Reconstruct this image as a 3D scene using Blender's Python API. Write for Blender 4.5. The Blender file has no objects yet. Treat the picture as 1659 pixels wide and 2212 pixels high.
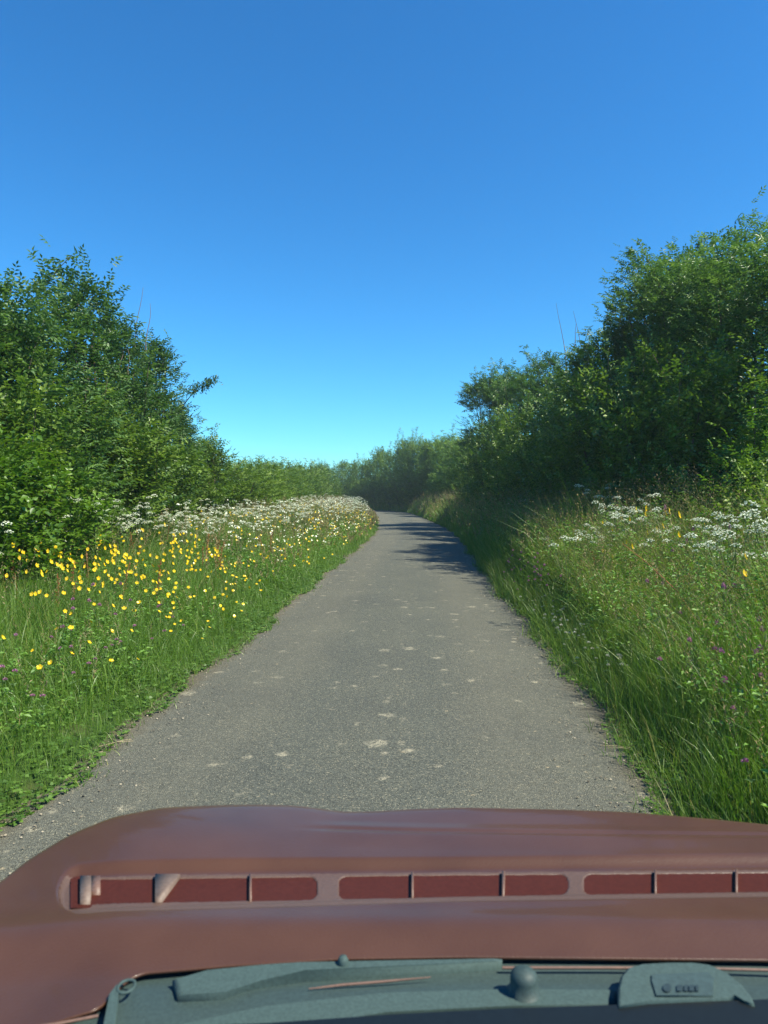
import bpy, math, random
import numpy as np
from mathutils import Vector
R = math.radians
rng = np.random.default_rng(11)
random.seed(5)
S = bpy.context.scene
COL = S.collection

# ------------------------------------------------------------------ camera, world, sun, exposure
CAMZ, F, CX, HY = 1.45, 1532.0, 829.5, 1070.0      # eye height; photograph read at 1659 x 2212
cd = bpy.data.cameras.new('camera'); cam = bpy.data.objects.new('camera', cd); COL.objects.link(cam)
cam.location = (0, 0, CAMZ); cam.rotation_euler = (R(90), 0, 0)
cd.sensor_fit = 'VERTICAL'; cd.sensor_height = 36.0; cd.lens = 36.0 * F / 2212
cd.shift_y = -(1106 - HY) / 2212
cd.clip_start = 0.05; cd.clip_end = 3000
cd.dof.use_dof = True; cd.dof.focus_distance = 12.0; cd.dof.aperture_fstop = 9.0
S.camera = cam
SUN_EL, SUN_AZ = 51.5, 113.0                        # azimuth clockwise from +Y
sdir = Vector((math.sin(R(SUN_AZ)) * math.cos(R(SUN_EL)), math.cos(R(SUN_AZ)) * math.cos(R(SUN_EL)), math.sin(R(SUN_EL))))
W = bpy.data.worlds.new('World'); S.world = W; W.use_nodes = True
nt = W.node_tree; bg = nt.nodes['Background']
sky = nt.nodes.new('ShaderNodeTexSky'); sky.sky_type = 'NISHITA'; sky.sun_disc = False
sky.sun_elevation = R(SUN_EL); sky.sun_rotation = R(SUN_AZ)
sky.altitude = 300; sky.air_density = 1.0; sky.dust_density = 0.0; sky.ozone_density = 4.0
hs = nt.nodes.new('ShaderNodeHueSaturation'); hs.inputs['Saturation'].default_value = 1.18
nt.links.new(sky.outputs[0], hs.inputs['Color']); 
tn = nt.nodes.new('ShaderNodeMix'); tn.data_type = 'RGBA'; tn.blend_type = 'MULTIPLY'; tn.inputs[0].default_value = 1
KS = .26; tn.inputs[7].default_value = (.29 / KS, .67 / KS, .80 / KS, 1)             # the faint green-blue tint of the photograph's daylight
pre = nt.nodes.new('ShaderNodeMix'); pre.data_type = 'RGBA'; pre.blend_type = 'MULTIPLY'; pre.inputs[0].default_value = 1; pre.inputs[7].default_value = (KS, KS, KS, 1)
gm = nt.nodes.new('ShaderNodeGamma'); gm.inputs['Gamma'].default_value = 1.0      # a phone's deeper blue
nt.links.new(hs.outputs[0], pre.inputs[6]); nt.links.new(pre.outputs[2], gm.inputs[0]); nt.links.new(gm.outputs[0], tn.inputs[6]); nt.links.new(tn.outputs[2], bg.inputs['Color'])
bg.inputs['Strength'].default_value = 0.142
sl = bpy.data.lights.new('sun', 'SUN'); sun = bpy.data.objects.new('sun', sl); COL.objects.link(sun)
sl.energy = 4.9; sl.angle = R(0.53); sl.color = (1.0, 0.955, 0.79)
sun.rotation_euler = sdir.to_track_quat('Z', 'Y').to_euler(); sun.location = (20, -10, 30)
S.view_settings.view_transform = 'Standard'; S.view_settings.look = 'None'
S.view_settings.gamma = 1; S.view_settings.exposure = 0.86
S.render.engine = 'CYCLES'
S.cycles.max_bounces = 6; S.cycles.diffuse_bounces = 3; S.cycles.glossy_bounces = 3
S.cycles.transmission_bounces = 4; S.cycles.transparent_max_bounces = 4
S.cycles.use_denoising = True
S.cycles.caustics_reflective = False; S.cycles.caustics_refractive = False

# ------------------------------------------------------------------ helpers
def tag(o, label=None, cat=None, group=None, kind=None):
    if label: o['label'] = label
    if cat: o['category'] = cat
    if group: o['group'] = group
    if kind: o['kind'] = kind
    return o

def mesh_np(name, V, faces, mats, tint=None, smooth=False, mat_index=None):
    """V (n,3); faces: list of (m,k) int arrays; tint: per-vertex float."""
    me = bpy.data.meshes.new(name)
    V = np.asarray(V, dtype=np.float32)
    me.vertices.add(len(V)); me.vertices.foreach_set('co', V.ravel())
    loops = np.concatenate([f.ravel() for f in faces]).astype(np.int32)
    counts = np.concatenate([np.full(len(f), f.shape[1], dtype=np.int32) for f in faces])
    starts = np.concatenate([[0], np.cumsum(counts)[:-1]]).astype(np.int32)
    me.loops.add(len(loops)); me.loops.foreach_set('vertex_index', loops)
    me.polygons.add(len(counts)); me.polygons.foreach_set('loop_start', starts)
    me.polygons.foreach_set('loop_total', counts)
    if mat_index is not None: me.polygons.foreach_set('material_index', mat_index.astype(np.int32))
    if smooth: me.polygons.foreach_set('use_smooth', np.ones(len(counts), dtype=bool))
    for m in (mats if isinstance(mats, (list, tuple)) else [mats]): me.materials.append(m)
    me.update(calc_edges=True)
    if tint is not None:
        a = me.attributes.new('tint', 'FLOAT', 'POINT'); a.data.foreach_set('value', np.asarray(tint, dtype=np.float32))
    return me

def obj(name, me, parent=None, loc=None):
    o = bpy.data.objects.new(name, me); COL.objects.link(o)
    if parent: o.parent = parent
    if loc is not None: o.location = loc
    return o

def empty(name, loc=(0, 0, 0), rz=0):
    o = bpy.data.objects.new(name, None); COL.objects.link(o); o.location = loc; o.rotation_euler = (0, 0, rz)
    o.empty_display_size = 0.2
    return o

def copy_thing(src, loc, rz=0, scale=None, label=None, tilt=(0, 0)):
    c = src.copy(); COL.objects.link(c); c.location = loc; c.rotation_euler = (tilt[0], tilt[1], rz)
    if scale is not None: c.scale = scale
    if label: c['label'] = label
    for ch in src.children:
        k = ch.copy(); COL.objects.link(k); k.parent = c
        for g in ch.children:
            q = g.copy(); COL.objects.link(q); q.parent = k
    return c

def unit(v): return v / (np.linalg.norm(v, axis=-1, keepdims=True) + 1e-9)

class Acc:
    """collects vertices / faces of ONE mesh"""
    def __init__(s): s.V = []; s.F = []; s.T = []; s.M = []; s.n = 0
    def add(s, V, faces, tint=0.5, mat=0):
        V = np.asarray(V, dtype=float).reshape(-1, 3)
        for f in faces:
            f = np.asarray(f, dtype=np.int64); s.F.append(f + s.n); s.M.append(np.full(len(f), mat))
        s.V.append(V); s.T.append(np.broadcast_to(np.asarray(tint, dtype=float), (len(V),)).copy()); s.n += len(V)
    def build(s, name, mats, smooth=False):
        tri = [f for f in s.F]
        # group by width keeping material order
        mi = np.concatenate(s.M)
        return mesh_np(name, np.concatenate(s.V), tri, mats, np.concatenate(s.T), smooth, mi)
    def leaves(s, P, D, N, L, Wd, tint, mat=0, fold=0.12):
        n = len(P)
        if n == 0: return
        D = unit(D); N = unit(N - D * np.sum(N * D, axis=1, keepdims=True)); Sd = np.cross(D, N)
        L = np.broadcast_to(L, (n,))[:, None]; Wd = np.broadcast_to(Wd, (n,))[:, None]
        mid = P + D * L * 0.42
        V = np.stack([P, mid + Sd * Wd * .5 + N * L * fold, P + D * L - N * L * .1, mid - Sd * Wd * .5 + N * L * fold], axis=1).reshape(-1, 3)
        b = np.arange(n)[:, None] * 4
        f = np.concatenate([b + np.array([0, 1, 2]), b + np.array([0, 2, 3])])
        s.add(V, [f], np.repeat(np.broadcast_to(tint, (n,)), 4), mat)
    def discs(s, P, N, r, tint, mat=0, k=5, dome=0.0):
        n = len(P); N = unit(N); A = unit(np.cross(N, np.array([.3, .9, .2]))); B = np.cross(N, A)
        r = np.broadcast_to(r, (n,))[:, None]
        V = [P + N * r * dome]
        for j in range(k):
            a = 2 * math.pi * j / k
            V.append(P + (A * math.cos(a) + B * math.sin(a)) * r)
        V = np.stack(V, axis=1).reshape(-1, 3); b = np.arange(n)[:, None] * (k + 1)
        f = np.concatenate([b + np.array([0, 1 + j, 1 + (j + 1) % k]) for j in range(k)])
        s.add(V, [f], np.repeat(np.broadcast_to(tint, (n,)), k + 1), mat)
    def tube(s, pts, rad, sides=5, tint=0.5, mat=0):
        pts = np.asarray(pts, dtype=float); m = len(pts)
        rad = np.broadcast_to(rad, (m,))
        T = unit(np.gradient(pts, axis=0)); up = np.array([.37, .21, .9])
        A = unit(np.cross(T, up)); B = np.cross(T, A)
        V = []
        for j in range(sides):
            a = 2 * math.pi * j / sides
            V.append(pts + (A * math.cos(a) + B * math.sin(a)) * rad[:, None])
        V = np.stack(V, axis=1).reshape(-1, 3)
        f = []
        for i in range(m - 1):
            for j in range(sides):
                f.append([i * sides + j, i * sides + (j + 1) % sides, (i + 1) * sides + (j + 1) % sides, (i + 1) * sides + j])
        s.add(V, [np.array(f)], tint, mat)
    def box(s, c, h, tint=.5, mat=0, ax=None):
        c = np.asarray(c, float); h = np.asarray(h, float)
        q = np.array([[x, y, z] for x in (-1, 1) for y in (-1, 1) for z in (-1, 1)], float) * h
        if ax is not None: q = q @ np.asarray(ax)
        s.add(q + c, [np.array([[0, 1, 3, 2], [4, 6, 7, 5], [0, 4, 5, 1], [2, 3, 7, 6], [0, 2, 6, 4], [1, 5, 7, 3]])], tint, mat)
    def blades(s, P, h, lean, az, wd, tint, segs=3, mat=0, droop=0.5):
        n = len(P); d = np.stack([np.cos(az), np.sin(az), np.zeros(n)], 1); side = np.stack([-np.sin(az), np.cos(az), np.zeros(n)], 1)
        tw = rng.uniform(-1.3, 1.3, n)[:, None]; side = unit(side * np.cos(tw) + d * np.sin(tw))
        rows = []
        for i in range(segs + 1):
            t = i / segs
            c = P + d * (lean * h * (t ** 1.8))[:, None]; c[:, 2] += h * (t - droop * np.clip(lean, 0, 1.4) * .45 * t ** 3)
            w = wd * (1 - t ** 1.5 * .98) * .5
            if i < segs: rows += [c - side * w[:, None], c + side * w[:, None]]
            else: rows += [c]
        k = len(rows); V = np.stack(rows, 1).reshape(-1, 3); b = np.arange(n)[:, None] * k
        q = np.concatenate([b + np.array([2 * i, 2 * i + 1, 2 * i + 3, 2 * i + 2]) for i in range(segs - 1)])
        t3 = b + np.array([2 * segs - 2, 2 * segs - 1, 2 * segs])
        s.add(V, [q, t3], np.repeat(tint, k), mat)

# ------------------------------------------------------------------ materials
def new_mat(name):
    m = bpy.data.materials.new(name); m.use_nodes = True; t = m.node_tree
    return m, t, t.nodes['Principled BSDF'], t.nodes['Material Output']
def ramp(t, fac, stops):
    r = t.nodes.new('ShaderNodeValToRGB'); e = r.color_ramp.elements
    while len(e) < len(stops): e.new(0.5)
    for q, (p, c) in zip(e, stops): q.position = p; q.color = (*c, 1)
    t.links.new(fac, r.inputs[0]); return r.outputs[0]
def foliage(name, stops, rough=.42, trans=.35, spec=.5, ttint=(1.15, 1.3, .5)):
    m, t, b, out = new_mat(name)
    a = t.nodes.new('ShaderNodeAttribute'); a.attribute_name = 'tint'
    oi = t.nodes.new('ShaderNodeObjectInfo')
    mm = t.nodes.new('ShaderNodeMath'); mm.operation = 'MULTIPLY_ADD'; mm.inputs[1].default_value = .16
    t.links.new(oi.outputs['Random'], mm.inputs[0])
    sb = t.nodes.new('ShaderNodeMath'); sb.operation = 'ADD'; sb.inputs[1].default_value = -.08
    t.links.new(a.outputs['Fac'], sb.inputs[0]); t.links.new(sb.outputs[0], mm.inputs[2])
    c = ramp(t, mm.outputs[0], stops)
    t.links.new(c, b.inputs['Base Color'])
    b.inputs['Roughness'].default_value = rough; b.inputs['Specular IOR Level'].default_value = spec
    if trans > 0:
        tr = t.nodes.new('ShaderNodeBsdfTranslucent'); mx = t.nodes.new('ShaderNodeMixShader'); mx.inputs[0].default_value = trans
        mul = t.nodes.new('ShaderNodeMix'); mul.data_type = 'RGBA'; mul.blend_type = 'MULTIPLY'; mul.inputs[0].default_value = 1
        t.links.new(c, mul.inputs[6]); mul.inputs[7].default_value = (*ttint, 1)
        t.links.new(mul.outputs[2], tr.inputs['Color'])
        t.links.new(b.outputs[0], mx.inputs[1]); t.links.new(tr.outputs[0], mx.inputs[2]); t.links.new(mx.outputs[0], out.inputs[0])
    return m
def plain(name, col, rough=.6, spec=.5, bump=0, bscale=200, **kw):
    m, t, b, out = new_mat(name)
    b.inputs['Base Color'].default_value = (*col, 1); b.inputs['Roughness'].default_value = rough
    b.inputs['Specular IOR Level'].default_value = spec
    n = t.nodes.new('ShaderNodeTexNoise'); n.inputs['Scale'].default_value = bscale; n.inputs['Detail'].default_value = 3
    c = ramp(t, n.outputs[0], [(.3, tuple(x * .82 for x in col)), (.7, tuple(min(1, x * 1.15) for x in col))])
    tc = t.nodes.new('ShaderNodeTexCoord'); t.links.new(tc.outputs['Object'], n.inputs['Vector'])
    t.links.new(c, b.inputs['Base Color'])
    if bump:
        bp = t.nodes.new('ShaderNodeBump'); bp.inputs['Strength'].default_value = bump; bp.inputs['Distance'].default_value = .002
        t.links.new(n.outputs[0], bp.inputs['Height']); t.links.new(bp.outputs[0], b.inputs['Normal'])
    for k, v in kw.items(): b.inputs[k.replace('_', ' ')].default_value = v
    return m

M_ASH = foliage('ash_leaf', [(0, (.038, .10, .030)), (.5, (.095, .18, .052)), (1, (.20, .30, .09))], .42, .32, .4)
M_HAW = foliage('thorn_leaf', [(0, (.05, .11, .018)), (.5, (.125, .205, .034)), (1, (.25, .34, .06))], .42, .32, .4)
M_FAR = foliage('field_maple_leaf', [(0, (.08, .15, .035)), (.5, (.16, .26, .06)), (1, (.28, .38, .10))], .5, .35, .3)
M_BRIGHT = foliage('bindweed_leaf', [(0, (.06, .13, .014)), (.5, (.11, .21, .022)), (1, (.18, .30, .035))], .4, .35)
M_GRASS = foliage('grass_blade', [(0, (.065, .14, .018)), (.4, (.135, .25, .035)), (.65, (.23, .31, .06)), (.82, (.34, .31, .10)), (1, (.46, .37, .18))], .42, .42)
M_HERB = foliage('herb_leaf', [(0, (.055, .14, .02)), (.5, (.11, .23, .03)), (1, (.18, .32, .055))], .5, .3)
M_CLOVER = foliage('clover_leaf', [(0, (.045, .10, .012)), (.5, (.085, .17, .02)), (1, (.15, .25, .035))], .5, .3)
M_STEM = foliage('green_stem', [(0, (.05, .12, .025)), (1, (.12, .17, .05))], .6, .0)
M_SEED = foliage('seed_head', [(0, (.16, .13, .06)), (.5, (.27, .20, .10)), (1, (.38, .30, .17))], .8, .2, .2, (1, .9, .6))
M_RUST = foliage('sorrel_seed', [(0, (.20, .06, .03)), (.5, (.33, .11, .05)), (1, (.42, .20, .08))], .8, .2, .2, (1, .7, .5))
M_YEL = foliage('buttercup_petal', [(0, (.68, .44, .005)), (1, (.84, .60, .010))], .25, .2, .6, (1, .9, .3))
M_WHITE = foliage('umbel_white', [(0, (.60, .66, .44)), (.5, (.78, .81, .62)), (1, (.86, .87, .76))], .8, .2, .2, (1, 1, .9))
M_PINK = foliage('clover_pink', [(0, (.26, .09, .17)), (.5, (.42, .17, .30)), (1, (.58, .32, .42))], .8, .2, .2, (1, .7, .9))
M_CLW = foliage('clover_white', [(0, (.55, .50, .38)), (1, (.80, .78, .68))], .8, .2, .2, (1, 1, .9))
M_BLUE = foliage('speedwell_blue', [(0, (.12, .16, .55)), (1, (.2, .26, .7))], .7, .2, .2, (.8, .9, 1))
M_BARK = plain('bark', (.11, .085, .06), .9, .2, .8, 40)
M_TWIG = plain('dead_twig', (.20, .15, .12), .9, .2)
M_STRAW = plain('straw', (.36, .29, .17), .8, .2)

def ground_mat():
    m, t, b, out = new_mat('verge_soil')
    n = t.nodes.new('ShaderNodeTexNoise'); n.inputs['Scale'].default_value = 3; n.inputs['Detail'].default_value = 8
    tc = t.nodes.new('ShaderNodeTexCoord'); t.links.new(tc.outputs['Object'], n.inputs['Vector'])
    c = ramp(t, n.outputs[0], [(.3, (.022, .045, .012)), (.55, (.04, .075, .016)), (.75, (.07, .075, .03))])
    t.links.new(c, b.inputs['Base Color']); b.inputs['Roughness'].default_value = .95
    b.inputs['Specular IOR Level'].default_value = .1
    return m
M_GROUND = ground_mat()

def road_mat():
    m, t, b, out = new_mat('worn_asphalt')
    N, Lk = t.nodes, t.links
    tc = N.new('ShaderNodeTexCoord'); O = tc.outputs['Object']
    def noise(scale, detail=4, rough=.6, vec=O):
        n = N.new('ShaderNodeTexNoise'); n.inputs['Scale'].default_value = scale; n.inputs['Detail'].default_value = detail
        n.inputs['Roughness'].default_value = rough; Lk.new(vec, n.inputs['Vector']); return n.outputs[0]
    def vor(scale, feature='F1', vec=O, rnd=1.0):
        v = N.new('ShaderNodeTexVoronoi'); v.inputs['Scale'].default_value = scale; v.feature = feature
        v.inputs['Randomness'].default_value = rnd; Lk.new(vec, v.inputs['Vector']); return v
    def math_(op, a, b_=None, c_=None):
        q = N.new('ShaderNodeMath'); q.operation = op
        for i, x in enumerate((a, b_, c_)):
            if x is None: continue
            if isinstance(x, (int, float)): q.inputs[i].default_value = x
            else: Lk.new(x, q.inputs[i])
        return q.outputs[0]
    def mix(fac, a, c, mode='MIX'):
        q = N.new('ShaderNodeMix'); q.data_type = 'RGBA'; q.blend_type = mode
        for i, x in ((0, fac), (6, a), (7, c)):
            if isinstance(x, (int, float)): q.inputs[i].default_value = x
            elif isinstance(x, tuple): q.inputs[i].default_value = (*x, 1)
            else: Lk.new(x, q.inputs[i])
        return q.outputs[2]
    # chippings: every cell has a stone of its own tone
    v = vor(170); sep = N.new('ShaderNodeSeparateColor'); Lk.new(v.outputs['Color'], sep.inputs[0])
    stone = ramp(t, sep.outputs[0], [(0, (.052, .059, .052)), (.35, (.094, .103, .090)), (.75, (.138, .147, .124)), (.93, (.19, .19, .145)), (.985, (.34, .31, .22))])
    gap = ramp(t, v.outputs['Distance'], [(.0, (1, 1, 1)), (.45, (.92, .92, .92)), (.75, (.45, .45, .45))])
    base = mix(1.0, stone, gap, 'MULTIPLY')
    broad = noise(.9, 5)
    base = mix(1.0, base, ramp(t, broad, [(.3, (.86, .87, .88)), (.7, (1.14, 1.12, 1.06))]), 'MULTIPLY')
    # wheel tracks: 'tint' carries the offset across the lane, -1..1
    at_ = N.new('ShaderNodeAttribute'); at_.attribute_name = 'tint'
    a = math_('ABSOLUTE', at_.outputs['Fac'])
    wob = math_('MULTIPLY_ADD', noise(.6, 3), .3, -.15)
    aw = math_('ADD', a, wob)
    dust = ramp(t, aw, [(0, (.20, .20, .20)), (.25, (.12, .12, .12)), (.5, (.55, .55, .55)), (.8, (.45, .45, .45)), (.96, (.85, .85, .85))])
    dustn = math_('MULTIPLY', dust, noise(14, 6, .7))
    base = mix(math_('MULTIPLY', dustn, .75), base, (.22, .195, .135))
    edge = ramp(t, math_('ADD', a, math_('MULTIPLY_ADD', noise(5, 6, .7), .22, -.11)), [(.86, (0, 0, 0)), (1.0, (.9, .9, .9))])
    base = mix(edge, base, ramp(t, noise(60, 4, .8), [(.35, (.05, .042, .026)), (.65, (.17, .135, .08))]))
    # dry mud spots: ragged, of several sizes
    def spots(scale, r0, r1, dens, col, base, strength):
        warp = N.new('ShaderNodeVectorMath'); warp.operation = 'MULTIPLY_ADD'
        nn = N.new('ShaderNodeTexNoise'); nn.inputs['Scale'].default_value = scale * 3.1; nn.inputs['Detail'].default_value = 6; nn.inputs['Roughness'].default_value = .7; Lk.new(O, nn.inputs['Vector'])
        Lk.new(nn.outputs['Color'], warp.inputs[0]); k = .9 / scale; warp.inputs[1].default_value = (k, k, 0); Lk.new(O, warp.inputs[2])
        vv = vor(scale, vec=warp.outputs[0]); sp = N.new('ShaderNodeSeparateColor'); Lk.new(vv.outputs['Color'], sp.inputs[0])
        keep = math_('LESS_THAN', sp.outputs[0], dens)
        rad = math_('MULTIPLY_ADD', sp.outputs[1], r1 - r0, r0)
        inside = math_('SUBTRACT', rad, vv.outputs['Distance'])
        f = math_('MULTIPLY', inside, 6.0); f = math_('MAXIMUM', f, 0.0); f = math_('MINIMUM', f, 1.0)
        br = ramp(t, noise(45, 6, .85), [(.44, (.0, .0, .0)), (.54, (1, 1, 1))])
        f = math_('MULTIPLY', math_('MULTIPLY', f, keep), math_('MULTIPLY', br, strength))
        return mix(f, base, col)
    base = spots(3.6, .08, .28, .6, (.40, .36, .25), base, .9)
    base = spots(6.0, .08, .28, .5, (.44, .39, .27), base, .85)
    base = spots(16, .05, .25, .16, (.50, .40, .24), base, .9)
    Lk.new(base, b.inputs['Base Color']); b.inputs['Roughness'].default_value = .88; b.inputs['Specular IOR Level'].default_value = .25
    bp = N.new('ShaderNodeBump'); bp.inputs['Strength'].default_value = .9; bp.inputs['Distance'].default_value = .006; bp.invert = True
    Lk.new(v.outputs['Distance'], bp.inputs['Height']); Lk.new(bp.outputs[0], b.inputs['Normal'])
    return m
M_ROAD = road_mat()

# ------------------------------------------------------------------ the lane's course
CP = [(-.62, -6), (-.5, -2), (-.37, 0), (-.18, 3.3), (.085, 6.7), (.35, 12.3), (1.0, 23), (1.2, 30), (1.15, 38), (.9, 50), (.3, 60), (-1.6, 66), (-4.6, 70.5), (-9, 74.5), (-15, 78), (-26, 82), (-45, 87)]
CP = np.array(CP, float)
def catmull(P, n=24):
    out = []
    for i in range(len(P) - 1):
        p0 = P[max(i - 1, 0)]; p1 = P[i]; p2 = P[i + 1]; p3 = P[min(i + 2, len(P) - 1)]
        for k in range(n):
            t = k / n
            out.append(.5 * ((2 * p1) + (-p0 + p2) * t + (2 * p0 - 5 * p1 + 4 * p2 - p3) * t * t + (-p0 + 3 * p1 - 3 * p2 + p3) * t ** 3))
    out.append(P[-1]); return np.array(out)
CL = catmull(CP)
seg = np.linalg.norm(np.diff(CL, axis=0), axis=1); SL = np.concatenate([[0], np.cumsum(seg)])
SMAX = SL[-1]
S0 = float(np.interp(0, CL[:, 1], SL))          # arc length at the camera
def course(s):
    s = np.asarray(s, float); x = np.interp(s, SL, CL[:, 0]); y = np.interp(s, SL, CL[:, 1])
    e = .4; x2 = np.interp(s + e, SL, CL[:, 0]); y2 = np.interp(s + e, SL, CL[:, 1]); x1 = np.interp(s - e, SL, CL[:, 0]); y1 = np.interp(s - e, SL, CL[:, 1])
    tx, ty = x2 - x1, y2 - y1; l = np.hypot(tx, ty) + 1e-9
    return x, y, ty / l, -tx / l                 # position and right-hand normal
HALF = 1.49
def wob(s, k): return .05 * np.sin(s * 1.7 + k) + .035 * np.sin(s * 4.3 + 2 * k) + .02 * np.sin(s * 11 + k)
def ground_z(side, t):                            # height of the bank t metres out from the tarmac edge
    t = np.asarray(t, float); h = .34 if side > 0 else .26
    return np.where(t < 0, 0, h * (1 - np.exp(-np.clip(t, 0, 9) / 1.6)) ) - .0
def place(side, s, t):
    """point on the verge: side -1 left / +1 right, s along, t out from the edge"""
    x, y, nx, ny = course(s); o = HALF + np.asarray(t, float)
    X = x + side * nx * o; Y = y + side * ny * o
    return np.stack([X, Y, ground_z(side, t) + 0 * X], -1)
def fbm(x, y, k=0.0):
    return (np.sin(x * .9 + 1.3 * np.sin(y * .7 + k) + k) + np.sin(y * 1.3 - 1.1 * np.sin(x * 1.1 + k) + 2 * k) + .6 * np.sin(x * 2.7 + y * 2.1 + k * 3) + .5 * np.sin(x * 4.9 - y * 3.7 + k)) / 3.1

# ground sheet reaching the horizon, shaped into banks beside the lane
gx = np.concatenate([-np.geomspace(1500, 14, 14), np.arange(-13.5, 14, .45), np.geomspace(14, 1500, 14)])
gy = np.concatenate([[-600, -200, -60, -20, -10], np.arange(-6, 100, .9), np.geomspace(100, 1800, 14)])
GX, GY = np.meshgrid(gx, gy)
d_ = np.full(GX.shape, 1e9); sd_ = np.zeros(GX.shape)
near = (np.abs(GX) < 60) & (GY > -10) & (GY < 130)
pts = CL[::3]; nrm = np.stack(course(SL[::3])[2:], -1)
q = np.stack([GX[near], GY[near]], -1)
D2 = ((q[:, None, :] - pts[None]) ** 2).sum(-1); j = D2.argmin(1)
d_[near] = np.sqrt(D2[np.arange(len(j)), j]); sd_[near] = np.sign(((q - pts[j]) * nrm[j]).sum(-1))
t_ = d_ - HALF
Zg = np.where(t_ < .06, -.03, np.where(sd_ > 0, .34, .26) * (1 - np.exp(-np.clip(t_, 0, 9) / 1.6)))
n0, n1 = GX.shape; idx = np.arange(n0 * n1).reshape(n0, n1)
fq = np.stack([idx[:-1, :-1], idx[:-1, 1:], idx[1:, 1:], idx[1:, :-1]], -1).reshape(-1, 4)
g = obj('ground', mesh_np('ground', np.stack([GX, GY, Zg], -1).reshape(-1, 3), [fq], M_GROUND, smooth=True)); tag(g, kind='structure')

# the lane itself
ss = np.arange(0, SMAX, .12); us = np.linspace(-1, 1, 25)
x, y, nx, ny = course(ss)
rw = []
for u in us:
    o = u * (HALF + .06 + (wob(ss, 1.0 + (u > 0)) if abs(u) > .99 else 0))
    rw.append(np.stack([x + nx * o, y + ny * o, .012 + .028 * (1 - u * u) + 0 * x], -1))
Vr = np.stack(rw, 1); n0, n1 = Vr.shape[:2]; idx = np.arange(n0 * n1).reshape(n0, n1)
fq = np.stack([idx[:-1, :-1], idx[:-1, 1:], idx[1:, 1:], idx[1:, :-1]], -1).reshape(-1, 4)
rd = obj('road', mesh_np('road', Vr.reshape(-1, 3), [fq], M_ROAD, tint=np.tile(us, n0), smooth=True)); tag(rd, kind='structure')

# ------------------------------------------------------------------ verge plants
def veg_h(side, t, y):
    """height of the sward t metres from the edge"""
    if side < 0:
        h = np.interp(t, [0, .25, .6, 1.1, 1.8, 2.6, 3.6], [.09, .20, .34, .47, .60, .72, .8])
        h = h * np.interp(y, [3, 10, 30, 60], [.85, 1.0, 1.15, 1.15])
    else:
        h = np.interp(t, [0, .2, .5, 1.0, 1.8, 2.6, 3.6], [.18, .40, .68, .90, 1.04, 1.12, 1.1])
        h = h * np.interp(y, [3, 6, 8, 20, 60], [.60, .82, 1.0, 1.05, 1.1])
    h = h * np.where((side > 0) & (np.asarray(y) < 4.6) & (np.asarray(t) < .2), .7, 1.0)
    return h
def scatter(side, s0, s1, t0, t1, n, pw=1.0):
    s = S0 + rng.uniform(s0, s1, n); t = t0 + (t1 - t0) * rng.uniform(0, 1, n) ** pw
    P = place(side, s, t + wob(s, 1.0 + (side > 0)) * np.exp(-t)); return P, t
G = Acc()
for side in (-1, 1):
    for (s0, s1, n, wd, tm) in ((1.8, 5, 30000, .0050, 3.4), (5, 9, 34000, .0060, 3.6), (9, 16, 30000, .009, 3.6), (16, 30, 28000, .014, 4.4), (30, 62, 28000, .026, 4.4), (62, 86, 9000, .04, 3.6)):
        P, t = scatter(side, s0, s1, -.02, tm, n, 1.15)
        f = fbm(P[:, 0] * 1.6, P[:, 1] * 1.6, side + 2.0); f2 = fbm(P[:, 0] * .7, P[:, 1] * .5, 5.0)
        h = veg_h(side, t, P[:, 1]) * (1 + (.38 if side > 0 else .28) * f) * np.where((side > 0) & (t < .5) & (P[:, 1] > 6) & (P[:, 1] < 12), .55, 1) * rng.uniform(.45, 1.15, n) * (1 + (.34 if side > 0 else .2) * fbm(P[:, 0] * 6.5, P[:, 1] * 5.5, 1.7 + side))
        lean = np.abs(rng.normal(.25, .3, n)) + .1; az = rng.uniform(0, 2 * math.pi, n) * .75 + 3 * fbm(P[:, 0] * 3, P[:, 1] * 3, 8.0)
        dry = np.interp(P[:, 1], [3, 12, 25, 60], [.03, .08, .20, .25]) + (.14 if side > 0 else 0)
        tint = np.clip(.32 + (.10 if side > 0 else 0) + .16 * f2 + rng.normal(0, .12, n), 0, .62)
        isdry = rng.uniform(0, 1, n) < dry * (1 + .8 * f2) * np.clip(t, .2, 1.2)
        tint = np.where(isdry, rng.uniform(.68, 1, n), tint)
        G.blades(P, h, lean, az, wd * rng.uniform(.6, 1.4, n) * np.clip(h * 2.2, .45, 1.1), tint, 3)
for side in (-1, 1):
    for (s0, s1, n, wd) in ((1.8, 8, 900, .004), (8, 20, 1000, .007)):
        P, t = scatter(side, s0, s1, -.16, .02, n, .5)
        P = P[fbm(P[:, 0] * 5, P[:, 1] * 5, 7.0) > -.1]; n = len(P)
        G.blades(P + [0, 0, .01], rng.uniform(.04, .20 if side > 0 else .12, n), rng.uniform(.3, 1.6, n), rng.uniform(0, 6.28, n), np.full(n, wd), np.clip(rng.normal(.32, .2, n), 0, .9), 3)
P, t = scatter(1, 2, 22, -.03, .28, 2600); n = len(P)
G.blades(P, rng.uniform(.22, .5, n) * np.interp(P[:, 1], [3, 7], [.7, 1]), rng.uniform(.2, .8, n), rng.normal(3.0, 1.1, n), np.full(n, .0035), np.clip(rng.normal(.35, .22, n), 0, 1), 4)
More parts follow.
